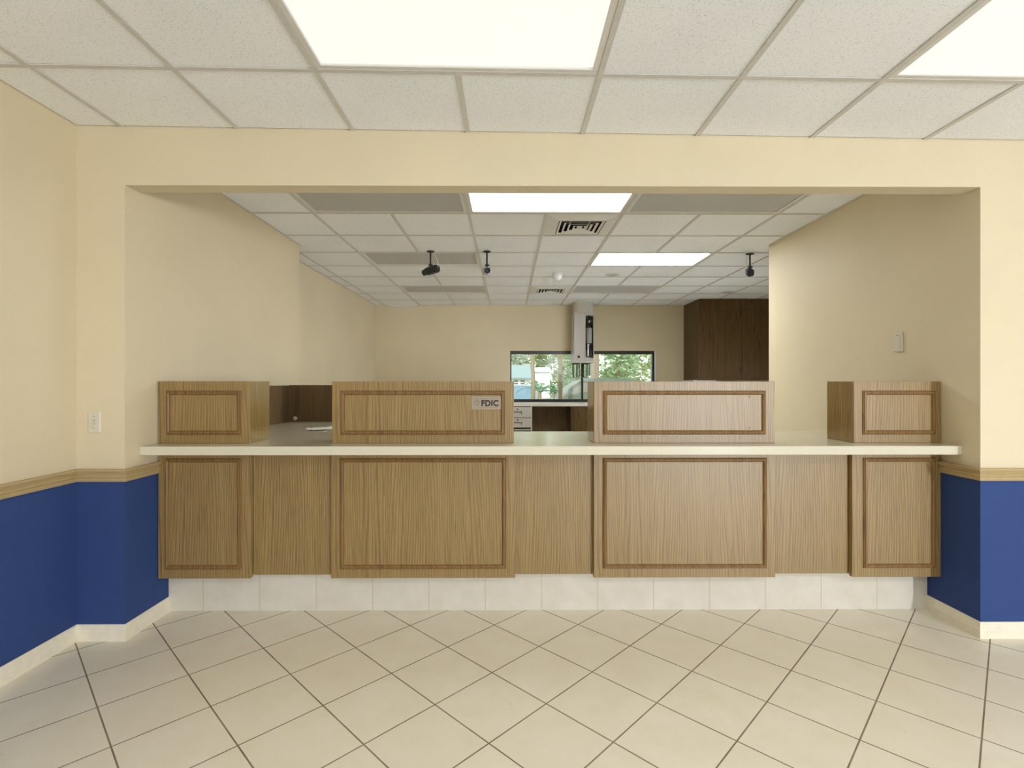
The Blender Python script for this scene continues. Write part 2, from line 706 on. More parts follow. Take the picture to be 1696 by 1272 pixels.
mt, mg = MB(), MB()
ys = fyl + [YREAR]
for i in range(len(xs) - 1):
    for j in range(len(ys) - 1):
        c = ((xs[i] + xs[i + 1]) / 2, (ys[j] + ys[j + 1]) / 2)
        if not inside(c, front_lights):
            tile_patch(mt, xs[i], xs[i + 1], ys[j + 1], ys[j], ceil_f, random.uniform(0, .002))
for x in fxl:
    cuts = sorted({YREAR, YF} | {q for a, b, p, q in front_lights if a < x - .01 and x + .01 < b} | {p for a, b, p, q in front_lights if a < x - .01 and x + .01 < b})
    for a, b in zip(cuts, cuts[1:]):
        if not inside((x, (a + b) / 2), front_lights):
            tbar(mg, x, x, a, b, ceil_f)
for y in fyl[1:]:
    tbar(mg, XFL, XFR, y, y, ceil_f)
struct(mt.build('ceiling', TILEM))
struct(mg.build('trim_3', GRIDM))

BX0, BY0 = -.317, 3.425          # teller room grid
zb = lambda x: ZC
bxl = [BX0 + T * k for k in range(-3, 10)]
bxl = [x for x in bxl if XBL + .02 < x < XBR - .02]
byl = [BY0 + T * r for r in range(-1, 9)]
bxs = [XBL] + bxl + [XBR]
bys = [YF + .107] + [y for y in byl if y > YF + .15] + [YB]
CX = lambda k: BX0 + T * k
CY = lambda r: BY0 + T * r
lit = [(CX(0), CX(2), CY(0), CY(1)), (CX(2), CX(4), CY(3), CY(4))]
unlit = [(CX(-2), CX(0), CY(0), CY(1)), (CX(2), CX(4), CY(0), CY(1)), (CX(-2), CX(0), CY(3), CY(4)),
         (CX(-2), CX(0), CY(6), CY(7)), (CX(2), CX(4), CY(6), CY(7))]
vents = [(CX(1), CX(2), CY(1), CY(2)), (CX(1), CX(2), CY(6), CY(7))]
lens_cells = lit + unlit
mt, mg = MB(), MB()
for i in range(len(bxs) - 1):
    for j in range(len(bys) - 1):
        c = ((bxs[i] + bxs[i + 1]) / 2, (bys[j] + bys[j + 1]) / 2)
        if inside(c, lens_cells + vents):
            continue
        if c[1] < YJ_R and (c[0] < XL - .12 or c[0] > XR + .12):
            if c[0] < XL - .12:
                continue
        sag = random.uniform(.001, .007)
        corner = (abs(c[0] - (CX(-2) - T / 2)) < .1 and c[1] > CY(8))
        if corner:
            sag = .055
        tile_patch(mt, bxs[i], bxs[i + 1], bys[j], bys[j + 1], zb, sag, edge=corner)
for x in bxl:
    y0 = YF + .107 if XL < x < XR else (YJ_L if x < 0 else YF + .107)
    cuts = sorted({y0, YB} | {v for a, b, p, q in lens_cells if a < x - .01 and x + .01 < b for v in (p, q)})
    for a, b in zip(cuts, cuts[1:]):
        if not inside((x, (a + b) / 2), lens_cells):
            tbar(mg, x, x, a, b, zb)
for y in bys[1:-1]:
    tbar(mg, XL if y < YJ_L else XBL, XBR, y, y, zb)
# wall angle round the edge
mg.box(XBL, XBL + .02, YJ_L, YB, ZC - .002, ZC + .004)
mg.box(CX(-2), XBR, YB - .02, YB, ZC - .002, ZC + .004)
mg.box(XL, XL + .015, YF + .107, YJ_L, ZC - .002, ZC + .004)
mg.box(XR - .015, XR, YF + .107, YJ_R, ZC - .002, ZC + .004)
struct(mt.build('ceiling_back', TILEM))
struct(mg.build('trim_4', GRIDM))


def troffer(cell, zf, lens, label, cat, group):
    a, b, p, q = cell
    z = zf((a + b) / 2)
    dz = (zf(b) - zf(a)) / (b - a)
    t = thing('ceiling_light', ((a + b) / 2, (p + q) / 2, z), label, cat, group)
    m = MB()
    w = .022
    g = .0125
    m.sweep([(a + g, p + g), (a + g, q - g), (b - g, q - g), (b - g, p + g)],
            [(0, z + .0005), (w, z + .0005), (w + .003, z + .004), (w + .003, z + .022), (0, z + .022)], closed=True)
    fr = m.build('frame', VENTM, t)
    m = bx(a + g + w, b - g - w, p + g + w, q - g - w, z + .010, z + .016)
    m.build('diffuser', lens, t)
    m = bx(a + .02, b - .02, p + .02, q - .02, z + .023, z + .10)
    m.build('housing', VENTM, t)
    if abs(dz) > 1e-4:
        t.rotation_euler = (0, -math.atan(dz), 0)
    return t


troffer(front_lights[0], ceil_f, LENS_F, 'lit fluorescent ceiling light in the lobby above the middle of the wide opening', 'ceiling light', 'lit ceiling lights')
troffer(front_lights[1], ceil_f, LENS_F, 'lit fluorescent ceiling light in the lobby above the blue and cream right wall', 'ceiling light', 'lit ceiling lights')
troffer(lit[0], zb, LENS_B, 'lit ceiling light just behind the header beside the larger air vent', 'ceiling light', 'lit ceiling lights')
troffer(lit[1], zb, LENS_C, 'lit ceiling light deeper in the teller room nearer the wooden cupboard', 'ceiling light', 'lit ceiling lights')
for c, l in zip(unlit, ('dark unlit ceiling light just behind the header on the left of the lit one',
                        'dark unlit ceiling light just behind the header on the right of the lit one',
                        'dark unlit ceiling light directly behind the two left security cameras',
                        'dark unlit ceiling light nearest the back wall above the bare cream wall',
                        'dark unlit ceiling light beside the small far air vent')):
    troffer(c, zb, UNLIT, l, 'ceiling light', 'unlit ceiling lights')


def vent(cell, label):
    a, b, p, q = cell
    cx, cy = (a + b) / 2, (p + q) / 2
    t = thing('air_vent', (cx, cy, ZC), label, 'air vent', 'ceiling air vents')
    g = .0125
    m = MB()
    # flared face plate: outer lip in the grid, sloping down to the core
    o, n_, h = T / 2 - g, .190, .020
    z0, z1 = ZC + .003, ZC - h
    O = [(cx - o, cy - o, z0), (cx + o, cy - o, z0), (cx + o, cy + o, z0), (cx - o, cy + o, z0)]
    N = [(cx - n_, cy - n_, z1), (cx + n_, cy - n_, z1), (cx + n_, cy + n_, z1), (cx - n_, cy + n_, z1)]
    for i in range(4):
        k = (i + 1) % 4
        m.quad(O[i], O[k], N[k], N[i])
    m.build('face_plate', VENTM, t)
    m = MB()
    m.box(cx - n_, cx + n_, cy - n_, cy + n_, ZC + .050, ZC + .06)
    I = [(x, y, ZC + .05) for x, y, z in N]
    for i in range(4):
        k = (i + 1) % 4
        m.quad(N[i], N[k], I[k], I[i])
    m.build('duct_opening', DUCT_SHADE, t)  # neck walls and opening coloured as if in deep shade
    for i in range(4):
        r1 = .184 - i * .042
        m = MB()
        m.mi = 0
        pth = [(cx - r1, cy - r1), (cx - r1, cy + r1), (cx + r1, cy + r1), (cx + r1, cy - r1)]
        m.sweep(pth, [(0, ZC - h), (.004, ZC - h - .001), (.018, ZC - h + .008), (.016, ZC - h + .010)], closed=True)
        bmesh.ops.recalc_face_normals(m.bm, faces=m.bm.faces[:])
        for f in m.bm.faces:
            if f.normal.z > .3:
                f.material_index = 1  # louver tops painted dark for the shade up in the duct
        m.build('louver', [VENTM, DUCT_SHADE], t)
    m = MB()
    rc = .030
    m.lathe([(rc, 0), (rc, .012)], (cx, cy, ZC - h + .001), (0, 0, 1), 4)
    m.build('core', VENTM, t)
    m = MB()
    for s_ in (-1, 1):
        m.box(cx + s_ * .08 - .004, cx + s_ * .08 + .004, cy - n_, cy + n_, ZC + .012, ZC + .026)
    m.build('support_bar', VENTM, t)
    return t


vent(vents[0], 'large looking square air vent right behind the lit light near the header')
vent(vents[1], 'small looking square air vent far back in the ceiling before the window')

# smoke detector and flush speaker discs
m = MB()
p = at(923.5, 453, 6.27)
dx, dy = p.x, 6.27
t = thing('motion_detector', (dx, dy, ZC), 'white dome shaped detector hanging under the ceiling tile', 'detector')
m.lathe([(.062, 0), (.064, -.012), (.060, -.018)], (dx, dy, ZC), (0, 0, 1), 28)
m.build('base', WHITEP, t, smooth=False)
m = MB()
m.lathe([(.054, -.018), (.056, -.035), (.050, -.058), (.036, -.075), (.018, -.085), (.001, -.088)], (dx, dy, ZC), (0, 0, 1), 28)
m.build('dome', WHITEP, t)
for (u, v, Y, lab) in ((1014.5, 455, 6.32, 'flat round ceiling speaker cover just behind the far lit light'),
                       (1205, 484, 7.58, 'flat round ceiling speaker cover above the wooden cupboard')):
    q = at(u, v, Y)
    t = thing('speaker_cover', (q.x, Y, ZC), lab, 'speaker', 'round ceiling speaker covers')
    m = MB()
    m.lathe([(.085, 0), (.088, -.004), (.078, -.008)], (q.x, Y, ZC), (0, 0, 1), 32)
    m.build('rim', GRIDM, t)
    m = MB()
    m.lathe([(.076, -.006), (.04, -.009), (.001, -.010)], (q.x, Y, ZC), (0, 0, 1), 32)
    m.build('grille', plain('speaker grille', (.52, .49, .44), .6), t)


# ------------------------------------------------------------------ security cameras
def cctv(u, v, Y, yaw, pitch, label, side, boxy):
    q = at(u, v, Y)
    x, y = q.x, Y
    t = thing('security_camera', (x, y, ZC), label, 'security camera', 'ceiling security cameras')
    m = MB()
    m.lathe([(.040, 0), (.040, -.006), (.022, -.012), (.010, -.013)], (x, y, ZC), (0, 0, 1), 20)
    m.build('mount_plate', BLACKM, t)
    m = MB()
    m.cyl((x, y, ZC - .01), (x, y, ZC - .135), .0085, 12)
    m.build('stem', BLACKM, t)
    m = MB()
    m.lathe([(.016, -.128), (.017, -.14), (.014, -.152), (.009, -.156)], (x, y, ZC), (0, 0, 1), 14)
    m.cyl((x - .02, y, ZC - .140), (x + .026, y, ZC - .140), .006, 10)
    m.build('swivel_joint', BLACKM, t)
    c = Vector((x, y, ZC - .195))
    d = Vector((sin(yaw) * cos(pitch), -cos(yaw) * cos(pitch), -sin(pitch)))
    sx = Vector((cos(yaw), sin(yaw), 0))
    up = sx.cross(d).normalized()
    if up.z < 0:
        up = -up
    m = MB()
    w, h, l0, l1 = (.036, .036, -.10, .055)
    def P(a, b, cc):
        return c + d * a + sx * b + up * cc
    ring = []
    prof = [(-w, -h * .6), (-w * .6, -h), (w * .6, -h), (w, -h * .6), (w, h * .6), (w * .6, h), (-w * .6, h), (-w, h * .6)]
    for a, s_ in ((l0, .8), (l0 + .012, 1), (l1 - .01, 1), (l1, .9)):
        ring.append([m.bm.verts.new(P(a, b * s_, e * s_)) for b, e in prof])
    for r0, r1 in zip(ring, ring[1:]):
        for i in range(8):
            m.bm.faces.new((r0[i], r0[(i + 1) % 8], r1[(i + 1) % 8], r1[i]))
    m.bm.faces.new(ring[0]); m.bm.faces.new(ring[-1])
    m.build('body', BLACKP, t)
    if not boxy:
        m = MB()
        m.lathe([(.036, 0), (.037, .006), (.034, .012)], c + d * (l1 - .002), d, 20)
        m.build('lens_ring', CHROME, t)
    m = MB()
    m.lathe([(.029, 0), (.031, .02), (.031, .036), (.026, .038), (.024, .032), (.006, .030)], c + d * l1, d, 20)
    m.build('lens', BLACKP, t)
    m = MB()
    m.cyl(c + d * .0 - up * .036, c + d * .0 - up * .046, .009, 12)
    m.build('adjusting_screw', CHROME, t)
    m = MB()
    back = c + d * (l0 + .002)
    pts = []
    A = Vector((x + side * .012, y + .01, ZC - .003))
    B = back + up * .01
    mid = Vector(((A.x + B.x) / 2 + side * .045, (A.y + B.y) / 2 + .01, (A.z + B.z) / 2 + .01))
    for i in range(13):
        k = i / 12
        pts.append(A * (1 - k) ** 2 + mid * 2 * k * (1 - k) + B * k * k)
    m.tube(pts, .0042, 8)
    m.build('cable', CABLE, t)
    m = MB()
    m.lathe([(.010, 0), (.010, -.004)], A + Vector((0, 0, .003)), (0, 0, 1), 12)
    m.build('cable_entry', CABLE, t)
    return t


cctv(713, 415.5, 5.21, -2.13, .14, 'black security camera turned away sideways, under the unlit light on the left', 1, True)
cctv(806.5, 415.5, 5.21, .10, .18, 'black security camera with silver ring facing the lobby, in the middle', -1, False)
cctv(1242, 418.5, 5.28, -.34, .30, 'black security camera near the right wall end above the cupboard', -1, True)

# ------------------------------------------------------------------ teller counter
Z0, Z1 = .230, .960             # underside of the panels, underside of the worktop
ZW = 1.009                      # worktop surface
m = MB()
m.prism([(XL, 2.830), (XR, 2.830), (XR, 3.68), (-1.33, 3.68), (-1.33, 4.62), (XL, 4.62)], Z1, ZW, 'Z')
wt = m.build('worktop', WORKTOP, origin=(0, 3.2, Z1), bevel=.004)
tag(wt, 'long cream laminate worktop running the whole width of the teller counter', 'worktop')

def frame_moulding(x0, x1, z0, z1, y, parent, mat=None):
    m = MB()
    y = y - .0002
    m.sweep([(x0, z0), (x0, z1), (x1, z1), (x1, z0)],
            [(0, y), (.001, y - .005), (.004, y - .008), (.007, y - .007), (.009, y - .0115), (.015, y - .0125),
             (.020, y - .009), (.023, y - .004), (.025, y)], closed=True, plane='XZ')
    return m.build('moulding', mat or MOULD, parent)


def clampx(x):
    return max(XL + .002, min(XR - .002, x))


YS, YR_ = 2.970, 3.002
slabs = [(262, 415, 273.5, 400), (548, 853, 563, 838.5), (983.5, 1284, 998, 1270), (1411.5, 1564, 1429, 1549)]
cab_labels = ['narrow oak counter front with a brown moulding frame, beside the left blue jamb',
              'wide oak counter front with moulding frame below the screen with the sign',
              'wide oak counter front with moulding frame below the plain wide screen',
              'narrow oak counter front with a brown moulding frame, beside the dark blue right jamb']
zm0, zm1 = .283, .9245
for (u0, u1, m0, m1), lab in zip(slabs, cab_labels):
    x0, x1 = clampx(ux(u0, YS)), clampx(ux(u1, YS))
    t = thing('counter_cabinet', ((x0 + x1) / 2, YS, Z0), lab, 'counter front', 'framed counter fronts')
    bx(x0, x1, YS, YS + .030, Z0, Z1 - .0005).build('front_panel', OAK, t, bevel=.0012)
    bx(x0 + .006, x1 - .006, YS + .031, 3.62, Z0 + .01, Z1 - .001).build('carcass', OAK, t)
    frame_moulding(ux(m0, YS), ux(m1, YS), zm0, zm1, YS, t)
gaps = [(415, 548), (853, 983.5), (1284, 1411.5)]
gl = ['plain recessed oak panel between the left narrow and the wide counter fronts',
      'plain recessed oak panel between the two wide counter fronts',
      'plain recessed oak panel between the right wide and the narrow counter fronts']
for (u0, u1), lab in zip(gaps, gl):
    x0, x1 = ux(u0, YS) - .002, ux(u1, YS) + .002
    o = bx(x0 + .0025, x1 - .0025, YR_, 3.62, Z0 + .0095, Z1 - .0005).build('recessed_panel', OAK, origin=((x0 + x1) / 2, YR_, Z0))
    tag(o, lab, 'counter panel', 'recessed counter panels')
# plinth faced with floor tiles
YP = 3.068
PX0 = ux(336.5, YP)
PW = (ux(1457, YP) - ux(336.5, YP)) / 12.05
m = bx(XL + .002, XR - .002, YP, 3.58, 0, Z0 + .009)
o = m.build('tiled_plinth', plinth_mat(PX0, PW))
tag(o, 'beige tiled plinth between the floor and the oak counter fronts', 'plinth')
# side return of the counter, seen from above only
o = bx(XL + .002, -1.36, 3.64, 4.60, 0, Z1 - .0005).build('return_cabinet', OAK)
tag(o, 'oak base under the short return of the worktop along the left wall', 'cabinet')

# ------------------------------------------------------------------ raised teller screens
screens = [(262, 413, 275.5, 399.5, 'narrow raised oak screen on the worktop against the left wall'),
           (550, 851, 564, 836.5, 'wide raised oak screen on the worktop carrying the FDIC sign'),
           (984, 1283, 998.5, 1268, 'wide raised oak screen without a sign on the worktop'),
           (1414, 1560, 1428, 1549.5, 'narrow raised oak screen on the worktop against the right wall')]
ZT = EYE - .0005
sc_things = []
for i, (u0, u1, m0, m1, lab) in enumerate(screens):
    x0, x1 = clampx(ux(u0, YS)), clampx(ux(u1, YS))
    y1 = YS + .25
    t = thing('teller_screen', ((x0 + x1) / 2, YS, ZW), lab, 'teller screen', 'raised teller screens')
    zt = ZT + (.001 if i else .002)
    bx(x0, x1, YS, YS + .019, ZW + .0005, zt).build('front_panel', OAK, t, bevel=.001)
    for a, b in ((x0, x0 + .019), (x1 - .019, x1)):
        bx(a, b, YS + .0195, y1, ZW + .0005, zt).build('side_panel', OAK_SIDE, t, bevel=.001)
    bx(x0 + .0195, x1 - .0195, YS + .0195, y1, zt - .019, zt).build('top_panel', OAK, t)
    bx(x0 + .0195, x1 - .0195, YS + .0195, y1 - .02, ZW + .16, ZW + .178).build('shelf', OAK, t)
    frame_moulding(ux(m0, YS), ux(m1, YS), 1.0585, 1.3135, YS, t)
    sc_things.append(t)
# two small screw heads on the plain wide screen
for v in (657, 708.5):
    q = at(1241.5, v, YS)
    m = MB()
    m.lathe([(.0042, 0), (.004, .0012), (.001, .0016)], (q.x, YS, q.z), (0, -1, 0), 12)
    m.build('screw_head', MOULD, sc_things[2])

# ------------------------------------------------------------------ the sign
a, b = at(781, 678, YS), at(831, 656.5, YS)
t = thing('sign_plate', ((a.x + b.x) / 2, YS, a.z), 'small silver FDIC sign in the corner of the wide oak screen', 'sign')
yf = YS - .0022
bx(a.x, b.x, yf, YS - .0002, a.z, b.z).build('plate', SIGNM, t)
q = at(797.2, 672.2, yf)
w_t = at(825.6, 672, yf).x - q.x
h_t = at(0, 663, yf).z - at(0, 672.2, yf).z
size = h_t / .69
txt = text_mesh('FDIC', size, 'lettering', INK, t, (q.x, yf - .0004, q.z), bold=.0020)
xs_ = [v.co.x for v in txt.data.vertices]
sx = w_t / (max(xs_) - min(xs_))
ox = q.x - world_loc(t).x
for v in txt.data.vertices:
    v.co.x = ox + (v.co.x - min(xs_)) * sx
# faded round emblem: a ring open on the left with small bars
m = MB()
ec = at(789.5, 667.3, yf)
R0 = .0175
for r, w in ((R0, .003), (R0 * .72, .0018)):
    n = 26
    A = []
    for k in range(n + 1):
        th = radians(-105 + 210 * k / n)
        A.append((m.bm.verts.new((ec.x + cos(th) * r, yf - .0005, ec.z + sin(th) * r)), m.bm.verts.new((ec.x + cos(th) * (r - w), yf - .0005, ec.z + sin(th) * (r - w)))))
    for (p, q2), (r2, s2) in zip(A, A[1:]):
        m.bm.faces.new((p, r2, s2, q2))
for zz in (-.009, 0, .009):
    m.box(ec.x - .014, ec.x + .004, yf - .0006, yf - .0001, ec.z + zz - .0011, ec.z + zz + .0011)
m.box(ec.x - .0155, ec.x - .0132, yf - .0006, yf - .0001, ec.z - .010, ec.z + .010)
m.build('emblem', INKG, t)
for v, u0, u1 in ((660.4, 784, 826), (674.6, 796, 826)):
    m = MB()
    p0, p1 = at(u0, v, yf), at(u1, v, yf)
    n = 15
    for k in range(n):
        x_ = p0.x + (p1.x - p0.x) * k / n
        m.box(x_, x_ + (p1.x - p0.x) / n * random.uniform(.6, .95), yf - .0004, yf - .0001, p0.z - .0010, p0.z + .0010)
    m.build('small_print', INKG, t)

# ------------------------------------------------------------------ dark upright boards on the return, paper, cord grommet
o = bx(-1.975, -1.955, 3.50, 4.58, ZW + .0005, 1.332).build('upright_board', BACKW, origin=(-1.965, 4.0, ZW), bevel=.001)
tag(o, 'dark walnut board standing along the left wall behind the narrow screen', 'board', 'dark boards on the return')
o = bx(-1.955, -1.34, 4.58, 4.60, ZW + .0005, 1.335).build('upright_board', BACKW, origin=(-1.65, 4.59, ZW), bevel=.001)
tag(o, 'dark walnut board standing across the far end of the return worktop', 'board', 'dark boards on the return')
q = at(481, 693, 4.57)
t = thing('round_bolt', (-1.90, 4.55, q.z), 'small pale round bolt at the foot of the dark walnut boards', 'bolt')
m = MB()
m.lathe([(.015, 0), (.017, .008), (.012, .014)], (-1.90, 4.579, q.z), (0, -1, 0), 18)
m.build('ring', CABLE, t)
m = MB()
m.lathe([(.006, 0), (.006, .022), (.001, .026)], (-1.90, 4.575, q.z), (0, -1, 0), 12)
m.build('pin', CHROME, t)
# creased white paper lying behind the wide screen
p = at(541, 711.5, 3.9)
m = MB()
cx, cy = -1.36, 3.86
nx, ny = 14, 10
V = []
for i in range(nx + 1):
    for j in range(ny + 1):
        a_, b_ = i / nx - .5, j / ny - .5
        x_, y_ = a_ * .30, b_ * .21
        z_ = .003 + .022 * max(0, 1 - abs(b_ - .1 - a_ * .5) * 5) * (i / nx) + .006 * abs(sin(i * 1.7) * cos(j * 1.3))
        V.append(m.bm.verts.new((cx + x_ * .9 - y_ * .43, cy + x_ * .43 + y_ * .9, ZW + z_)))
for i in range(nx):
    for j in range(ny):
        k = i * (ny + 1) + j
        m.bm.faces.new((V[k], V[k + 1], V[k + ny + 2], V[k + ny + 1]))
o = m.build('paper_sheet', PAPER, origin=(cx, cy, ZW))
sd = o.modifiers.new('thickness', 'SOLIDIFY')
sd.thickness = .0008
sd.offset = 1
tag(o, 'creased white paper lying on the worktop just left of the wide screen', 'paper')

# ------------------------------------------------------------------ wall plates
# light switch on the narrow strip left of the opening
a, b = at(146, 717, YF), at(168, 681, YF)
cx, cz = (a.x + b.x) / 2, (a.z + b.z) / 2
t = thing('light_switch', (cx, YF, cz), 'ivory light switch plate on the cream strip left of the opening', 'light switch')
hw, hh = (b.x - a.x) / 2, (b.z - a.z) / 2
m = MB()
m.sweep([(cx - hw, cz - hh), (cx - hw, cz + hh), (cx + hw, cz + hh), (cx + hw, cz - hh)],
        [(0, YF - .0003), (.0, YF - .003), (.006, YF - .0065), (.012, YF - .0065), (.012, YF - .0003)], closed=True, plane='XZ')
m.box(cx - hw + .0119, cx + hw - .0119, YF - .0064, YF - .0003, cz - hh + .0119, cz + hh - .0119)
m.build('plate', PLASTIC_I, t)
bx(cx - .006, cx + .006, YF - .0070, YF - .0065, cz - .013, cz + .013).build('slot', plain('ivory recess', (.42, .38, .28), .5), t)
m = MB()
m.prism([(YF - .0066, cz - .011), (YF - .0066, cz + .008), (YF - .019, cz - .006), (YF - .017, cz - .011)], cx - .0045, cx + .0045, 'X')
m.build('toggle', PLASTIC_I, t)
for s_ in (-1, 1):
    m = MB()
    m.lathe([(.0038, 0), (.0036, .001), (.001, .0014)], (cx, YF - .0064, cz + s_ * .030), (0, -1, 0), 12)
    m.build('screw', CHROME, t)
# tall plate on the right jamb
yj = 3.29
m = MB()
t = thing('wall_control', (XR, yj, 1.62), 'slim ivory wall plate with a small slot on the right jamb wall', 'wall plate')
bx(XR - .012, XR - .0003, yj - .034, yj + .034, 1.558, 1.686).build('plate', PLASTIC_I, t, bevel=.003)
bx(XR - .0145, XR - .0122, yj - .017, yj + .017, 1.572, 1.672).build('rocker', PLASTIC_I, t, bevel=.001)
bx(XR - .0150, XR - .0146, yj - .006, yj + .006, 1.661, 1.665).build('slot', SLOT, t)

# ------------------------------------------------------------------ back window
win = bpy.data.objects.new('window_1', None)
win.location = (WX0, YB, WZ0)
COL.objects.link(win)
win['kind'] = 'structure'
win['label'] = 'wide dark framed sliding window in the back wall'
fy0, fy1 = YB + .012, YB + .075
ft = .055
xm = ux(964.5, YB)
xs2 = ux(918, YB)
wx1 = WX1 - .026
m = MB()
m.box(WX0, wx1, fy0, fy1, WZ1 - ft, WZ1 - .001)
m.box(WX0, wx1, fy0, fy1, WZ0 + .001, WZ0 + .052)
m.box(WX0 + .001, WX0 + .022, fy0, fy1, WZ0 + .05, WZ1 - ft)
m.box(wx1 - .036, wx1, fy0, fy1, WZ0 + .05, WZ1 - ft)
m.box(WX0 + .02, wx1 - .03, fy0 - .004, fy0 + .006, WZ1 - ft - .004, WZ1 - ft + .004)
m.build('frame', BRONZE, win)
bx(xm - .018, xm + .018, fy0 + .002, fy1 - .004, WZ0 + .05, WZ1 - ft).build('mullion', BRONZE, win)
bx(xs2 - .006, xs2 + .006, fy0 + .035, fy1 - .004, WZ0 + .05, WZ1 - ft).build('sash_edge', GREYMET, win)
bx(WX0 + .021, xm - .017, fy0 + .030, fy0 + .034, WZ0 + .05, WZ1 - ft).build('pane', GLASS, win)
bx(xm + .017, wx1 - .035, fy0 + .030, fy0 + .034, WZ0 + .05, WZ1 - ft).build('pane', GLASS, win)
# pale reveal strip right of the frame
struct(bx(wx1 + .001, WX1 - .0005, YB + .002, YB + .075, WZ0 + .002, WZ1 - .001).build('trim_5', WHITEW))

# ------------------------------------------------------------------ desk under the window
YD = 8.25
ZD = 1.013
o = bx(-1.2, 3.6, YD, YB - .001, ZD - .046, ZD).build('window_worktop', plain('grey cream laminate', (.66, .62, .55), .3, .5, vary=.02), origin=(1.2, YD, ZD - .046), bevel=.003)
tag(o, 'pale worktop running under the back window', 'worktop')
# steel drawer pedestal
dx0, dx1 = -.06, ux(881.3, YD)
t = thing('drawer_pedestal', ((dx0 + dx1) / 2, YD, 0), 'grey enamel drawer unit under the back window with its lowest visible bay empty', 'drawer unit')
yt = ZD - .047
m = MB()
m.box(dx0, dx0 + .02, YD + .012, YB - .02, 0, yt)
m.box(dx1 - .02, dx1, YD + .004, YB - .02, 0, yt)
m.box(dx0 + .02, dx1 - .02, YB - .04, YB - .02, 0, yt)
m.box(dx0 + .02, dx1 - .02, YD + .012, YB - .04, .58, .60)
m.box(dx0 + .02, dx1 - .02, YD + .012, YB - .04, 0, .08)
m.build('body', DRAWER, t)


def zpx(v, Y):
    return EYE - (v - HV) * Y / F


for v0, v1, vl, vh in ((674, 691.5, 677.8, 683.5), (692.5, 708.3, 695.3, 701.3)):
    z1, z0 = min(zpx(v0, YD), yt - .004), zpx(v1, YD)
    d = MB()
    d.box(dx0 + .022, dx1 - .022, YD, YD + .30, z0, z1)
    dr = d.build('drawer', DRAWER, t, bevel=.003)
    hz = zpx(vh, YD)
    hx1 = ux(864.5, YD)
    h = MB()
    h.box(hx1 - .17, hx1, YD - .006, YD - .0005, hz + .006, hz + .018)
    h.box(hx1 - .012, hx1, YD - .006, YD - .0005, hz - .022, hz + .006)
    h.build('handle', SLOT, dr)
    h = MB()
    lz = zpx(vl, YD)
    h.lathe([(.012, 0), (.012, .003), (.008, .005)], (ux(857.5, YD), YD - .0003, lz), (0, -1, 0), 16)
    h.build('lock', BLACKM, dr)
# base cabinet with wooden door to the right of the knee space
cx0 = ux(946, YD)
t = thing('base_cabinet', (2.0, YD, 0), 'brown walnut cupboard under the window worktop right of the knee space', 'cabinet')
bx(cx0, 3.4, YD + .02, YB - .02, 0, yt).build('body', DARKW, t)
for k in range(3):
    a = cx0 + .045 + k * .76
    d = bx(a, a + .74, YD + .001, YD + .019, .09, yt - .012).build('door', DARKW, t, bevel=.002)
    h = MB()
    h.box(a + .05, a + .065, YD - .014, YD + .0005, .80, .90)
    h.build('handle', BLACKM, d)
o = bx(dx1 + .002, cx0 - .002, YB - .05, YB - .03, 0, yt - .001).build('backing_board', BACKW)
tag(o, 'dark backing board at the rear of the knee space under the window', 'board')
o = bx(-1.2, dx0 - .01, YD + .02, YB - .02, 0, yt - .001).build('base_cabinet', DARKW)
tag(o, 'brown walnut cupboard left of the grey drawer unit, behind the signed screen', 'cabinet')

# ------------------------------------------------------------------ pneumatic tube terminal hanging before the window
ty0, ty1 = 8.45, 8.77
tx0, tx1 = ux(951.2, ty0), ux(984, ty0)
tz0 = zpx(601, ty0)
t = thing('pneumatic_tube_terminal', ((tx0 + tx1) / 2, (ty0 + ty1) / 2, tz0), 'tall grey tube terminal hanging from the ceiling in front of the back window', 'tube terminal')
r = .05


def rrect(x0, x1, y0, y1, r, n=6):
    P = []
    for cx_, cy_, a0 in ((x1 - r, y0 + r, -90), (x1 - r, y1 - r, 0), (x0 + r, y1 - r, 90), (x0 + r, y0 + r, 180)):
        for k in range(n + 1):
            th = radians(a0 + 90 * k / n)
            P.append((cx_ + r * cos(th), cy_ + r * sin(th)))
    return P


zc_ = zpx(517, ty0)
m = MB()
m.prism(rrect(tx0 + .004, tx1 - .004, ty0 + .004, ty1, .07), zc_ + .002, ZC + .002, 'Z')
m.build('ceiling_collar', GREYMET, t)
gx0, gx1 = ux(970, ty0), ux(982.8, ty0)
gz1, gz0 = zpx(523, ty0), zpx(592.5, ty0)
m = MB()
m.box(tx0, gx0, ty0, ty1, tz0 + .03, zc_)                 # left box
m.box(gx1, tx1, ty0, ty1, tz0 + .03, zc_)                 # thin right cheek
m.box(gx0, gx1, ty0, ty1, gz1, zc_)
m.box(gx0, gx1, ty0, ty1, tz0 + .03, gz0)
m.box(gx0, gx1, ty1 - .03, ty1, gz0, gz1)
m.build('housing', GREYMET, t, bevel=.003)
m = MB()
m.prism([(tx0 - .035, tz0), (tx1 - .01, tz0), (tx1, tz0 + .03), (tx0 - .004, tz0 + .42)], ty0 + .02, ty1, 'Y')
m.build('flared_side', GREYMET, t)
m = MB()
m.prism([(tx0 - .03, tz0), (tx1 - .012, tz0), (tx1, tz0 + .029), (tx0 - .004, tz0 + .029)], ty0 - .004, ty0 + .019, 'Y')
m.build('bottom_rim', GREYMET, t)
bx(gx0 + .001, gx1 - .001, ty1 - .06, ty1 - .031, gz0, gz1).build('tube_lining', WHITEP, t)
m = MB()
gcx = (gx0 + gx1) / 2
m.lathe([(.056, 0), (.056, gz1 - gz0 - .004)], (gcx, ty0 + .026, gz0 + .002), (0, 0, 1), 24, caps=False)
m.build('clear_tube', TUBEG, t)
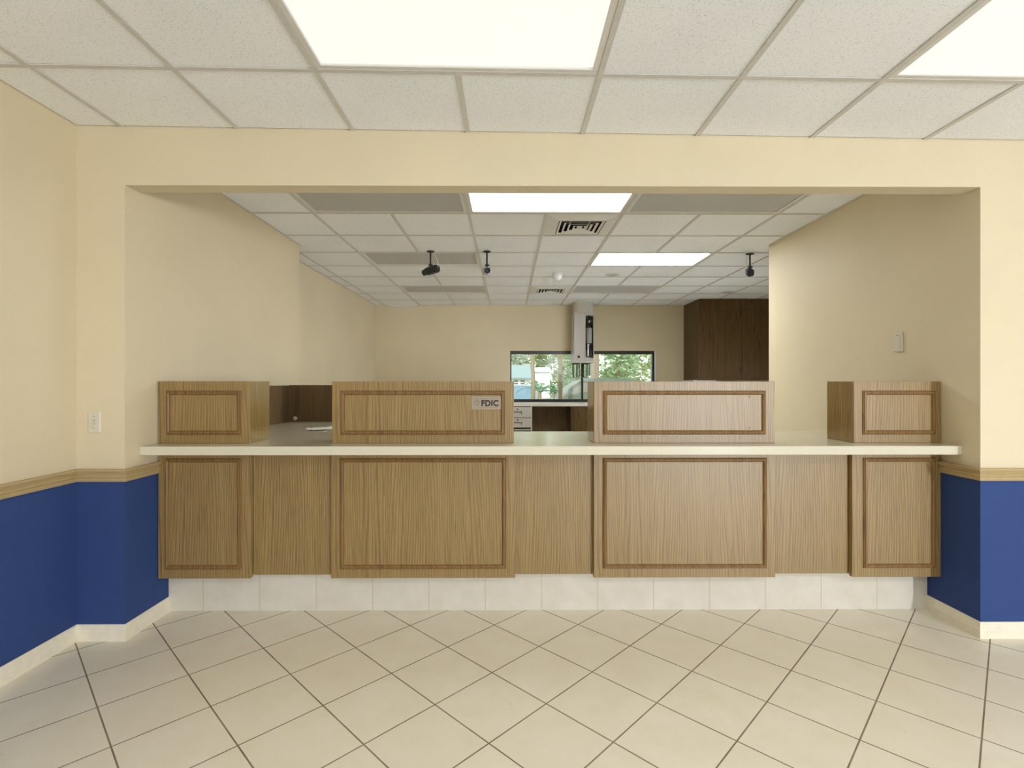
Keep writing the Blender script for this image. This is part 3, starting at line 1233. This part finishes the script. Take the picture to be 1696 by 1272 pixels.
# carrier inside: black ends, white label, bundle of dark straps
cz0, cz1 = zpx(591, ty0), zpx(568.5, ty0)
m = MB()
m.lathe([(.044, 0), (.048, .01), (.048, cz1 - cz0)], (gcx, ty0 + .026, cz0), (0, 0, 1), 20)
m.build('carrier', BLACKP, t)
bx(gcx - .036, gcx - .020, ty0 - .030, ty0 - .027, cz0 + .01, cz1 - .01).build('guide_strip', CHROME, t)
m = MB()
m.lathe([(.046, 0), (.046, zpx(543, ty0) - cz1)], (gcx - .004, ty0 + .026, cz1 + .002), (0, 0, 1), 20)
m.build('white_sleeve', WHITEP, t)
m = MB()
for k in range(9):
    a0 = random.uniform(0, 6)
    zz = zpx(541, ty0) + k * .022
    pts = [(gcx + .036 * cos(a0 + i * .8), ty0 + .026 + .036 * sin(a0 + i * .8), zz + .012 * sin(i * 1.9 + k)) for i in range(7)]
    m.tube(pts, .006, 6)
m.build('straps', BLACKM, t)
m = MB()
q = at(958.5, 591, ty0)
m.lathe([(.022, 0), (.022, .008), (.016, .011)], (q.x, ty0, q.z), (0, -1, 0), 22)
m.build('button', BLACKP, t)
# two carrier racks below
for (u0, u1) in ((949.3, 961.8), (966.5, 978.6)):
    x0, x1 = ux(u0, ty0), ux(u1, ty0)
    cxr, rr = (x0 + x1) / 2, (x1 - x0) / 2
    zt_, zb_ = tz0 - .002, zpx(626, ty0)
    m = MB()
    m.lathe([(rr * 1.02, 0), (rr * 1.05, -.012), (rr * .9, -.016)], (cxr, ty0 + .13, zt_), (0, 0, 1), 24)
    rk = m.build('carrier_rack', BLACKM, t)
    m = MB()
    for k in range(5):
        th = -pi / 2 + (k - 2) * 1.25
        dxy = Vector((cos(th), sin(th), 0)) * rr * .97
        c0 = Vector((cxr, ty0 + .13, 0))
        pts = [c0 + dxy + Vector((0, 0, zt_ - .01)), c0 + dxy + Vector((0, 0, zb_ + .045)), c0 + dxy * .72 + Vector((0, 0, zb_ + .012))]
        m.tube(pts, .0055, 8)
    m.build('rods', BLACKM, rk)
    m = MB()
    m.lathe([(rr * .95, .010), (rr * 1.02, .004), (rr * 1.02, -.004)], (cxr, ty0 + .13, zb_), (0, 0, 1), 24)
    m.build('bottom_plate', GREYMET, rk)

# ------------------------------------------------------------------ tall wall cupboard on the right
ky0, ky1 = 8.16, YB - .002
kx0, kx1 = ux(1157.5, ky0), 4.9
kz0 = zpx(629.5, ky0)
kz1 = ZC - .004
t = thing('wall_cupboard', ((kx0 + kx1) / 2, ky0, kz0), 'dark walnut wall cupboard reaching the ceiling at the far right', 'cupboard')
bx(kx0, kx1, ky0 + .02, ky1, kz0, kz1).build('body', DARKW, t)
bx(kx0 - .004, kx0 + .012, ky0 + .001, ky0 + .0195, kz0, kz1).build('edge_strip', EDGE, t)
m = MB()
dxa = ux(1181.5, ky0)
ztop = zpx(514.5, ky0)
m.box(kx0 + .012, dxa - .006, ky0, ky0 + .0195, kz0 + .012, kz1)
m.box(dxa - .006, kx1, ky0, ky0 + .0195, ztop + .003, kz1)
m.build('face_frame', DARKW, t)
dw = (ux(1229.5, ky0) - dxa) * 1.0
for k in range(2):
    a = dxa + k * (dw + .004)
    w_ = dw if k == 0 else 1.0
    d = bx(a, min(a + w_, kx1), ky0 + .001, ky0 + .0185, kz0 + .02, ztop).build('door', DARKW, t, bevel=.002)
    if k == 0:
        hx = ux(1230, ky0)
        h = MB()
        h.box(hx - .03, hx - .012, ky0 - .012, ky0 + .001, zpx(618, ky0), zpx(607, ky0))
        h.build('handle', BLACKM, d, bevel=.002)
bx(ux(1136, 8.6), kx0 + .30, ky0 + .06, ky1 - .03, kz0 - .045, kz0 - .0003).build('strip_light', WHITEP, t, bevel=.004)['label'] = 'white strip fitting under the cupboard'

# ------------------------------------------------------------------ outside, beyond the back window
GZ = -.15
struct(bx(-40, 60, YB + .3, 110, GZ - .2, GZ).build('ground', GROUND))


def leafy(m, c, rad, n, size, squash=(1, 1, .8), rng=random):
    for _ in range(n):
        while True:
            d = Vector((rng.uniform(-1, 1), rng.uniform(-1, 1), rng.uniform(-1, 1)))
            if .15 < d.length < 1:
                break
        p_ = Vector(c) + Vector((d.x * rad * squash[0], d.y * rad * squash[1], d.z * rad * squash[2]))
        s_ = size * rng.uniform(.6, 1.3)
        u = Vector((rng.gauss(0, 1), rng.gauss(0, 1), rng.gauss(0, .6))).normalized()
        w = u.cross(Vector((rng.gauss(0, 1), rng.gauss(0, 1), rng.gauss(0, 1))).normalized())
        if w.length < .1:
            continue
        w = w.normalized() * s_ * .42
        u = u * s_
        f = m.bm.faces.new([m.bm.verts.new(q) for q in (p_ - u, p_ - u * .2 + w, p_ + u, p_ - u * .2 - w)])


def tree(x, y, h, r, mat, label, n=1500, size=.17, low=.3, lean=0.0):
    t = thing('tree', (x, y, GZ), label, 'tree', 'trees beyond the window')
    m = MB()
    m.tube([(x, y, GZ), (x + lean * .3, y, GZ + h * .3), (x + lean * .7, y, GZ + h * .6), (x + lean, y, GZ + h * .9)],
           [.16, .13, .09, .03], 10)
    for k in range(6):
        a_ = k * 1.05 + x
        z_ = GZ + h * (.35 + .08 * k)
        m.tube([(x + lean * .5, y, z_), (x + lean * .5 + cos(a_) * r * .4, y + sin(a_) * r * .4, z_ + h * .12), (x + lean * .5 + cos(a_) * r * .8, y + sin(a_) * r * .8, z_ + h * .2)], [.06, .04, .015], 6)
    m.build('trunk', BARK, t)
    m = MB()
    rng = random.Random(int(x * 100 + y * 7))
    blobs = 9
    for k in range(blobs):
        zz = GZ + h * (low + (1 - low) * (k + .5) / blobs)
        rr = r * (.55 + .35 * sin(pi * (k + 1) / (blobs + 1)))
        a_ = k * 2.4
        leafy(m, (x + lean * .6 + cos(a_) * r * .45, y + sin(a_) * r * .45, zz), rr, n // blobs, size, rng=rng)
    m.build('crown', mat, t)
    return t


trees = [(0.2, 52, 9.0, 1.9, LEAF_C, 'pale grey green tree behind the small house, at the left of the window'),
         (5.6, 53, 9.5, 1.9, LEAF_C, 'pale feathery tree rising behind the white shed'),
         (4.15, 30, 7.0, 1.5, LEAF_B, 'bright green bushy tree between the tan post and the hanging tube terminal'),
         (5.75, 27, 7.0, 1.2, LEAF_B, 'darker green tree seen just right of the hanging tube terminal'),
         (8.6, 38, 9.0, 2.0, LEAF_C, 'pale tree in the middle of the right hand pane'),
         (8.3, 29, 8.0, 1.5, LEAF_A, 'yellowish green tree at the far right of the window'),
         (-8.0, 46, 9.0, 2.8, LEAF_B, 'tall green tree outside past the left window edge'),
         (14.5, 34, 8.0, 2.6, LEAF_B, 'tall green tree outside past the right window edge')]
for i, (x, y, h, r, mt_, lab) in enumerate(trees):
    tree(x, y, h, r, mt_, lab, n=(1500, 1500, 1900, 2200, 2200, 2200, 1500, 1500)[i], low=.06 if i in (2, 3, 5) else .2, size=.24 if y > 45 else .15)
# a far belt of trees, each its own
rng = random.Random(4)
belt_lab = ['far pale tree behind the small house with the teal roof', 'far tree showing between the white shed and the tan post', 'far tree showing behind the tube terminal',
            'far tree showing right of the broad tan column', 'far tree beyond the right edge of the window', 'farthest tree out past the right edge of the window',
            'far tree out past the left edge of the window', 'very distant tree behind the white shed', 'very distant tree behind the thin tan post']
bxp = [1.0, 7.6, 14.2, 20.8, 27.4, 34.0, -5.6, 4.4, 11.0]
for i, x in enumerate(bxp):
    tree(x, 64 if i < 7 else 75, rng.uniform(11, 13), 2.1, (LEAF_C, LEAF_A, LEAF_B)[i % 3], belt_lab[i], n=1500, size=.45, low=.02)


def palm(x, y, h, label):
    t = thing('palm', (x, y, GZ), label, 'palm', 'young palms by the shed')
    m = MB()
    m.lathe([(.10, 0), (.12, h * .3), (.09, h * .5)], (x, y, GZ), (0, 0, 1), 10)
    m.build('trunk', BARK, t)
    for k in range(12):
        a_ = k * 2.4
        el = .35 + .8 * ((k * 37) % 10) / 10
        m = MB()
        L = h * .9
        P = []
        for i in range(8):
            s_ = i / 7
            rr = L * s_ * cos(el) * (1 - .1 * s_)
            zz = GZ + h * .5 + L * (s_ * sin(el) - .55 * s_ * s_)
            P.append(Vector((x + cos(a_) * rr, y + sin(a_) * rr, zz)))
        side = Vector((-sin(a_), cos(a_), 0))
        m.tube(P, .012, 5)
        for i in range(1, 8):
            for sg in (-1, 1):
                for q in (0, .5):
                    b_ = P[i] if q == 0 or i == 7 else (P[i] + P[i + 1]) / 2
                    dirv = (P[i] - P[i - 1]).normalized()
                    tip = b_ + side * sg * .30 * (1.1 - i / 9) + dirv * .16 - Vector((0, 0, .06))
                    m.bm.faces.new([m.bm.verts.new(v) for v in (b_ - dirv * .02, b_ + dirv * .03, tip)])
        m.build('frond', PALM, t)
    return t


palm(1.62, 27.0, 1.9, 'young palm in front of the white shed, nearer the small house')
palm(3.0, 33.5, 1.5, 'young palm in front of the white shed, nearer the tan post')
# small house: teal roof, white wall with window, blue grey lower wall
hy = 40.0
t = thing('small_house', (at(862, 640, hy).x - 1.6, hy, GZ), 'small house with teal roof, white wall and blue grey base', 'house')
hx0, hx1 = ux(848, hy) - 5, ux(879.5, hy)
zz = [GZ, zpx(638.5, hy), zpx(627, hy), zpx(616, hy)]
bx(hx0, hx1, hy, hy + 5, zz[0], zz[1]).build('lower_wall', SIDING, t)
bx(hx0, hx1, hy + .02, hy + 5, zz[1], zz[2]).build('upper_wall', WHITEW, t)
m = MB()
m.prism([(hy - .35, zz[2] - .02), (hy + 2.5, zz[3] + .5), (hy + 5.3, zz[2] - .02), (hy + 5.3, zz[2] + .05), (hy + 2.5, zz[3] + .62), (hy - .35, zz[2] + .08)], hx0 - .2, hx1 + .05, 'X')
m.build('roof', TEAL, t)
for u in (865.5, 854.5):
    a, b = at(u - 4.5, 637.5, hy), at(u + 4.5, 629, hy)
    wf = bx(a.x, b.x, hy - .03, hy + .02, a.z, b.z).build('window', WHITEW, t)
    bx(a.x + .04, b.x - .04, hy - .035, hy - .031, a.z + .04, (a.z + b.z) / 2 - .02).build('pane', CARGLASS, wf)
    bx(a.x + .04, b.x - .04, hy - .035, hy - .031, (a.z + b.z) / 2 + .02, b.z - .04).build('pane', CARGLASS, wf)
# white shed
sy = 44.0
a, b = at(886, 660, sy), at(911, 616, sy)
t = thing('white_shed', ((a.x + b.x) / 2, sy, GZ), 'white shed standing behind the young palms', 'shed')
bx(a.x, b.x, sy, sy + 3, GZ, b.z).build('wall', WHITEW, t)
m = MB()
m.prism([(sy - .2, b.z), (sy + 1.5, b.z + .35), (sy + 3.2, b.z), (sy + 3.2, b.z + .06), (sy + 1.5, b.z + .42), (sy - .2, b.z + .06)], a.x - .1, b.x + .1, 'X')
m.build('roof', WHITEW, t)
# bare trunk between the house and the shed
m = MB()
q = ux(882.5, 24)
m.tube([(q, 24, GZ), (q + .03, 24, 1.2), (q - .02, 24, 2.6), (q + .05, 24, 5.2)], [.10, .09, .085, .05], 10)
o = m.build('bare_trunk', POSTM, origin=(q, 24, GZ))
tag(o, 'bare brownish tree trunk between the small house and the white shed', 'tree trunk')
# drive-through canopy posts
pyy = 11.2
for (u0, u1, yy, lab) in ((925, 931.5, 11.2, 'thin tan post outside the window, left of the hanging tube terminal'),
                         (980, 992.5, 15.5, 'broad tan column outside, behind the tube terminal and the car')):
    x0, x1 = ux(u0, yy), ux(u1, yy)
    w_ = x1 - x0
    t = thing('canopy_post', ((x0 + x1) / 2, yy, GZ), lab, 'post', 'tan posts outside')
    bx(x0, x1, yy, yy + w_, GZ, 4.2).build('shaft', POSTM, t, bevel=.005)
    bx(x0 - .03, x1 + .03, yy - .03, yy + w_ + .03, GZ, .95 if yy < 12 else .3).build('base', EDGE if yy > 12 else BARK, t, bevel=.005)
# parked car, side on, nose to the left
ky = 12.4
t = thing('car', (2.6, ky, GZ), 'olive car parked side on outside the window', 'car')


def cxz(u, v):
    p_ = at(u, v, ky)
    return p_.x, p_.z


xw, zw_ = cxz(932, 653)
roof = [cxz(934, 651.5), cxz(948, 640), cxz(962, 631), cxz(978, 627.2), cxz(1005, 625.6), cxz(1035, 626.8), cxz(1058, 629.5), cxz(1076, 634)]
lowb = [(roof[-1][0] + .35, .98), (roof[-1][0] + .75, .90), (roof[-1][0] + .78, .35), (xw - 1.25, .35), (xw - 1.30, .70), (xw - 1.0, .84), (xw - .1, .93)]
m = MB()
m.prism([(a_, b_) for a_, b_ in lowb[::-1]] + [(xw, .95)][:0], ky - .05, ky + 1.75, 'Y')
m.build('body', OLIVE, t, bevel=.05)
# cabin tapers inward towards the roof
m = MB()
beltz = .90
pts_b = [(xw - .05, beltz), (roof[-1][0] + .30, beltz)]
A, B = [], []
for a_, b_ in roof:
    k = (b_ - beltz) / .6
    A.append(m.bm.verts.new((a_, ky + .02 + .16 * k, b_)))
    B.append(m.bm.verts.new((a_, ky + 1.68 - .16 * k, b_)))
A0, B0 = m.bm.verts.new((pts_b[0][0], ky, beltz)), m.bm.verts.new((pts_b[0][0], ky + 1.7, beltz))
A1, B1 = m.bm.verts.new((pts_b[1][0], ky, beltz)), m.bm.verts.new((pts_b[1][0], ky + 1.7, beltz))
LA, LB = [A0] + A + [A1], [B0] + B + [B1]
for i in range(len(LA) - 1):
    m.bm.faces.new((LA[i], LA[i + 1], LB[i + 1], LB[i]))
m.bm.faces.new(LA[::-1])
m.bm.faces.new(LB)
m.build('cabin', OLIVE, t)
# side windows
def sidewin(poly, nm='side_window'):
    m = MB()
    vs = []
    for u, v in poly:
        x_, z_ = cxz(u, v)
        k = (z_ - beltz) / .6
        vs.append(m.bm.verts.new((x_, ky + .02 + .16 * k - .012, z_)))
    f = m.bm.faces.new(vs)
    ret = bmesh.ops.extrude_face_region(m.bm, geom=[f])
    for e in ret['geom']:
        if isinstance(e, bmesh.types.BMVert):
            e.co.y += .006
    m.build(nm, CARGLASS, t)


sidewin([(944, 656), (952, 644), (965, 634.5), (985, 633), (985, 656)])
sidewin([(989, 656), (989, 633), (1022, 632.5), (1026, 656)])
sidewin([(1031, 656), (1028, 633), (1052, 634.5), (1068, 643), (1064, 656)])
for xw_ in (xw - .55, xw + 2.05):
    m = MB()
    m.lathe([(.20, 0), (.32, .0), (.33, .05), (.33, .16), (.30, .20), (.20, .20)], (xw_, ky - .02, GZ + .33), (0, 1, 0), 28)
    wh = m.build('wheel', TYRE, t)
    m = MB()
    m.lathe([(.19, 0), (.14, -.012), (.04, -.02)], (xw_, ky - .018, GZ + .33), (0, 1, 0), 20)
    m.build('hubcap', CHROME, wh)

# ------------------------------------------------------------------ light
w = bpy.data.worlds.new('sky')
S.world = w
w.use_nodes = True
nt = w.node_tree
nt.nodes.clear()
bg = nt.nodes.new('ShaderNodeBackground')
ou = nt.nodes.new('ShaderNodeOutputWorld')
bg.inputs[0].default_value = (.93, .97, 1.0, 1)
bg.inputs[1].default_value = 1.8
nt.links.new(bg.outputs[0], ou.inputs[0])


def area(name, loc, target, sx, sy, power, col=(1, 1, 1)):
    l = bpy.data.lights.new(name, 'AREA')
    l.shape = 'RECTANGLE'
    l.size, l.size_y = sx, sy
    l.energy = power
    l.color = col
    o = bpy.data.objects.new(name, l)
    o.location = loc
    o.rotation_euler = (Vector(target) - Vector(loc)).to_track_quat('-Z', 'Y').to_euler()
    COL.objects.link(o)
    return o


sl = bpy.data.lights.new('sun', 'SUN')
sl.energy = 2.7
sl.angle = radians(1)
so = bpy.data.objects.new('sun', sl)
so.rotation_euler = Vector((.25, .82, -.57)).to_track_quat('-Z', 'Y').to_euler()
COL.objects.link(so)
# low sunlight thrown back into the lobby through the shop front by a narrow bright strip outside
area('shop_front_daylight', (4.73, -6.0, 1.17), (1.0, 3, 1.6), .19, 1.4, 320, (.96, 1, 1.08))
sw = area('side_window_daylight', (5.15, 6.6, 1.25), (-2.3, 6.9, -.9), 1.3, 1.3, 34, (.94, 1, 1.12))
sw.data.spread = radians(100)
# unseen lamps added at ceiling height behind the camera to brighten the lobby floor
for x in (-.218, 2.22, 4.0):
    area('lobby_fill_light', (x, -.85, ceil_f(x) - .012), (x, -.85, 0), 1.15, .55, 20, (.96, 1, 1.09))

S.view_settings.view_transform = 'Standard'
S.view_settings.look = 'None'
S.view_settings.exposure = 0.22
S.view_settings.gamma = 1.0
S.view_settings.use_curve_mapping = False
S.cycles.max_bounces = 10
S.cycles.diffuse_bounces = 6
S.cycles.use_denoising = True
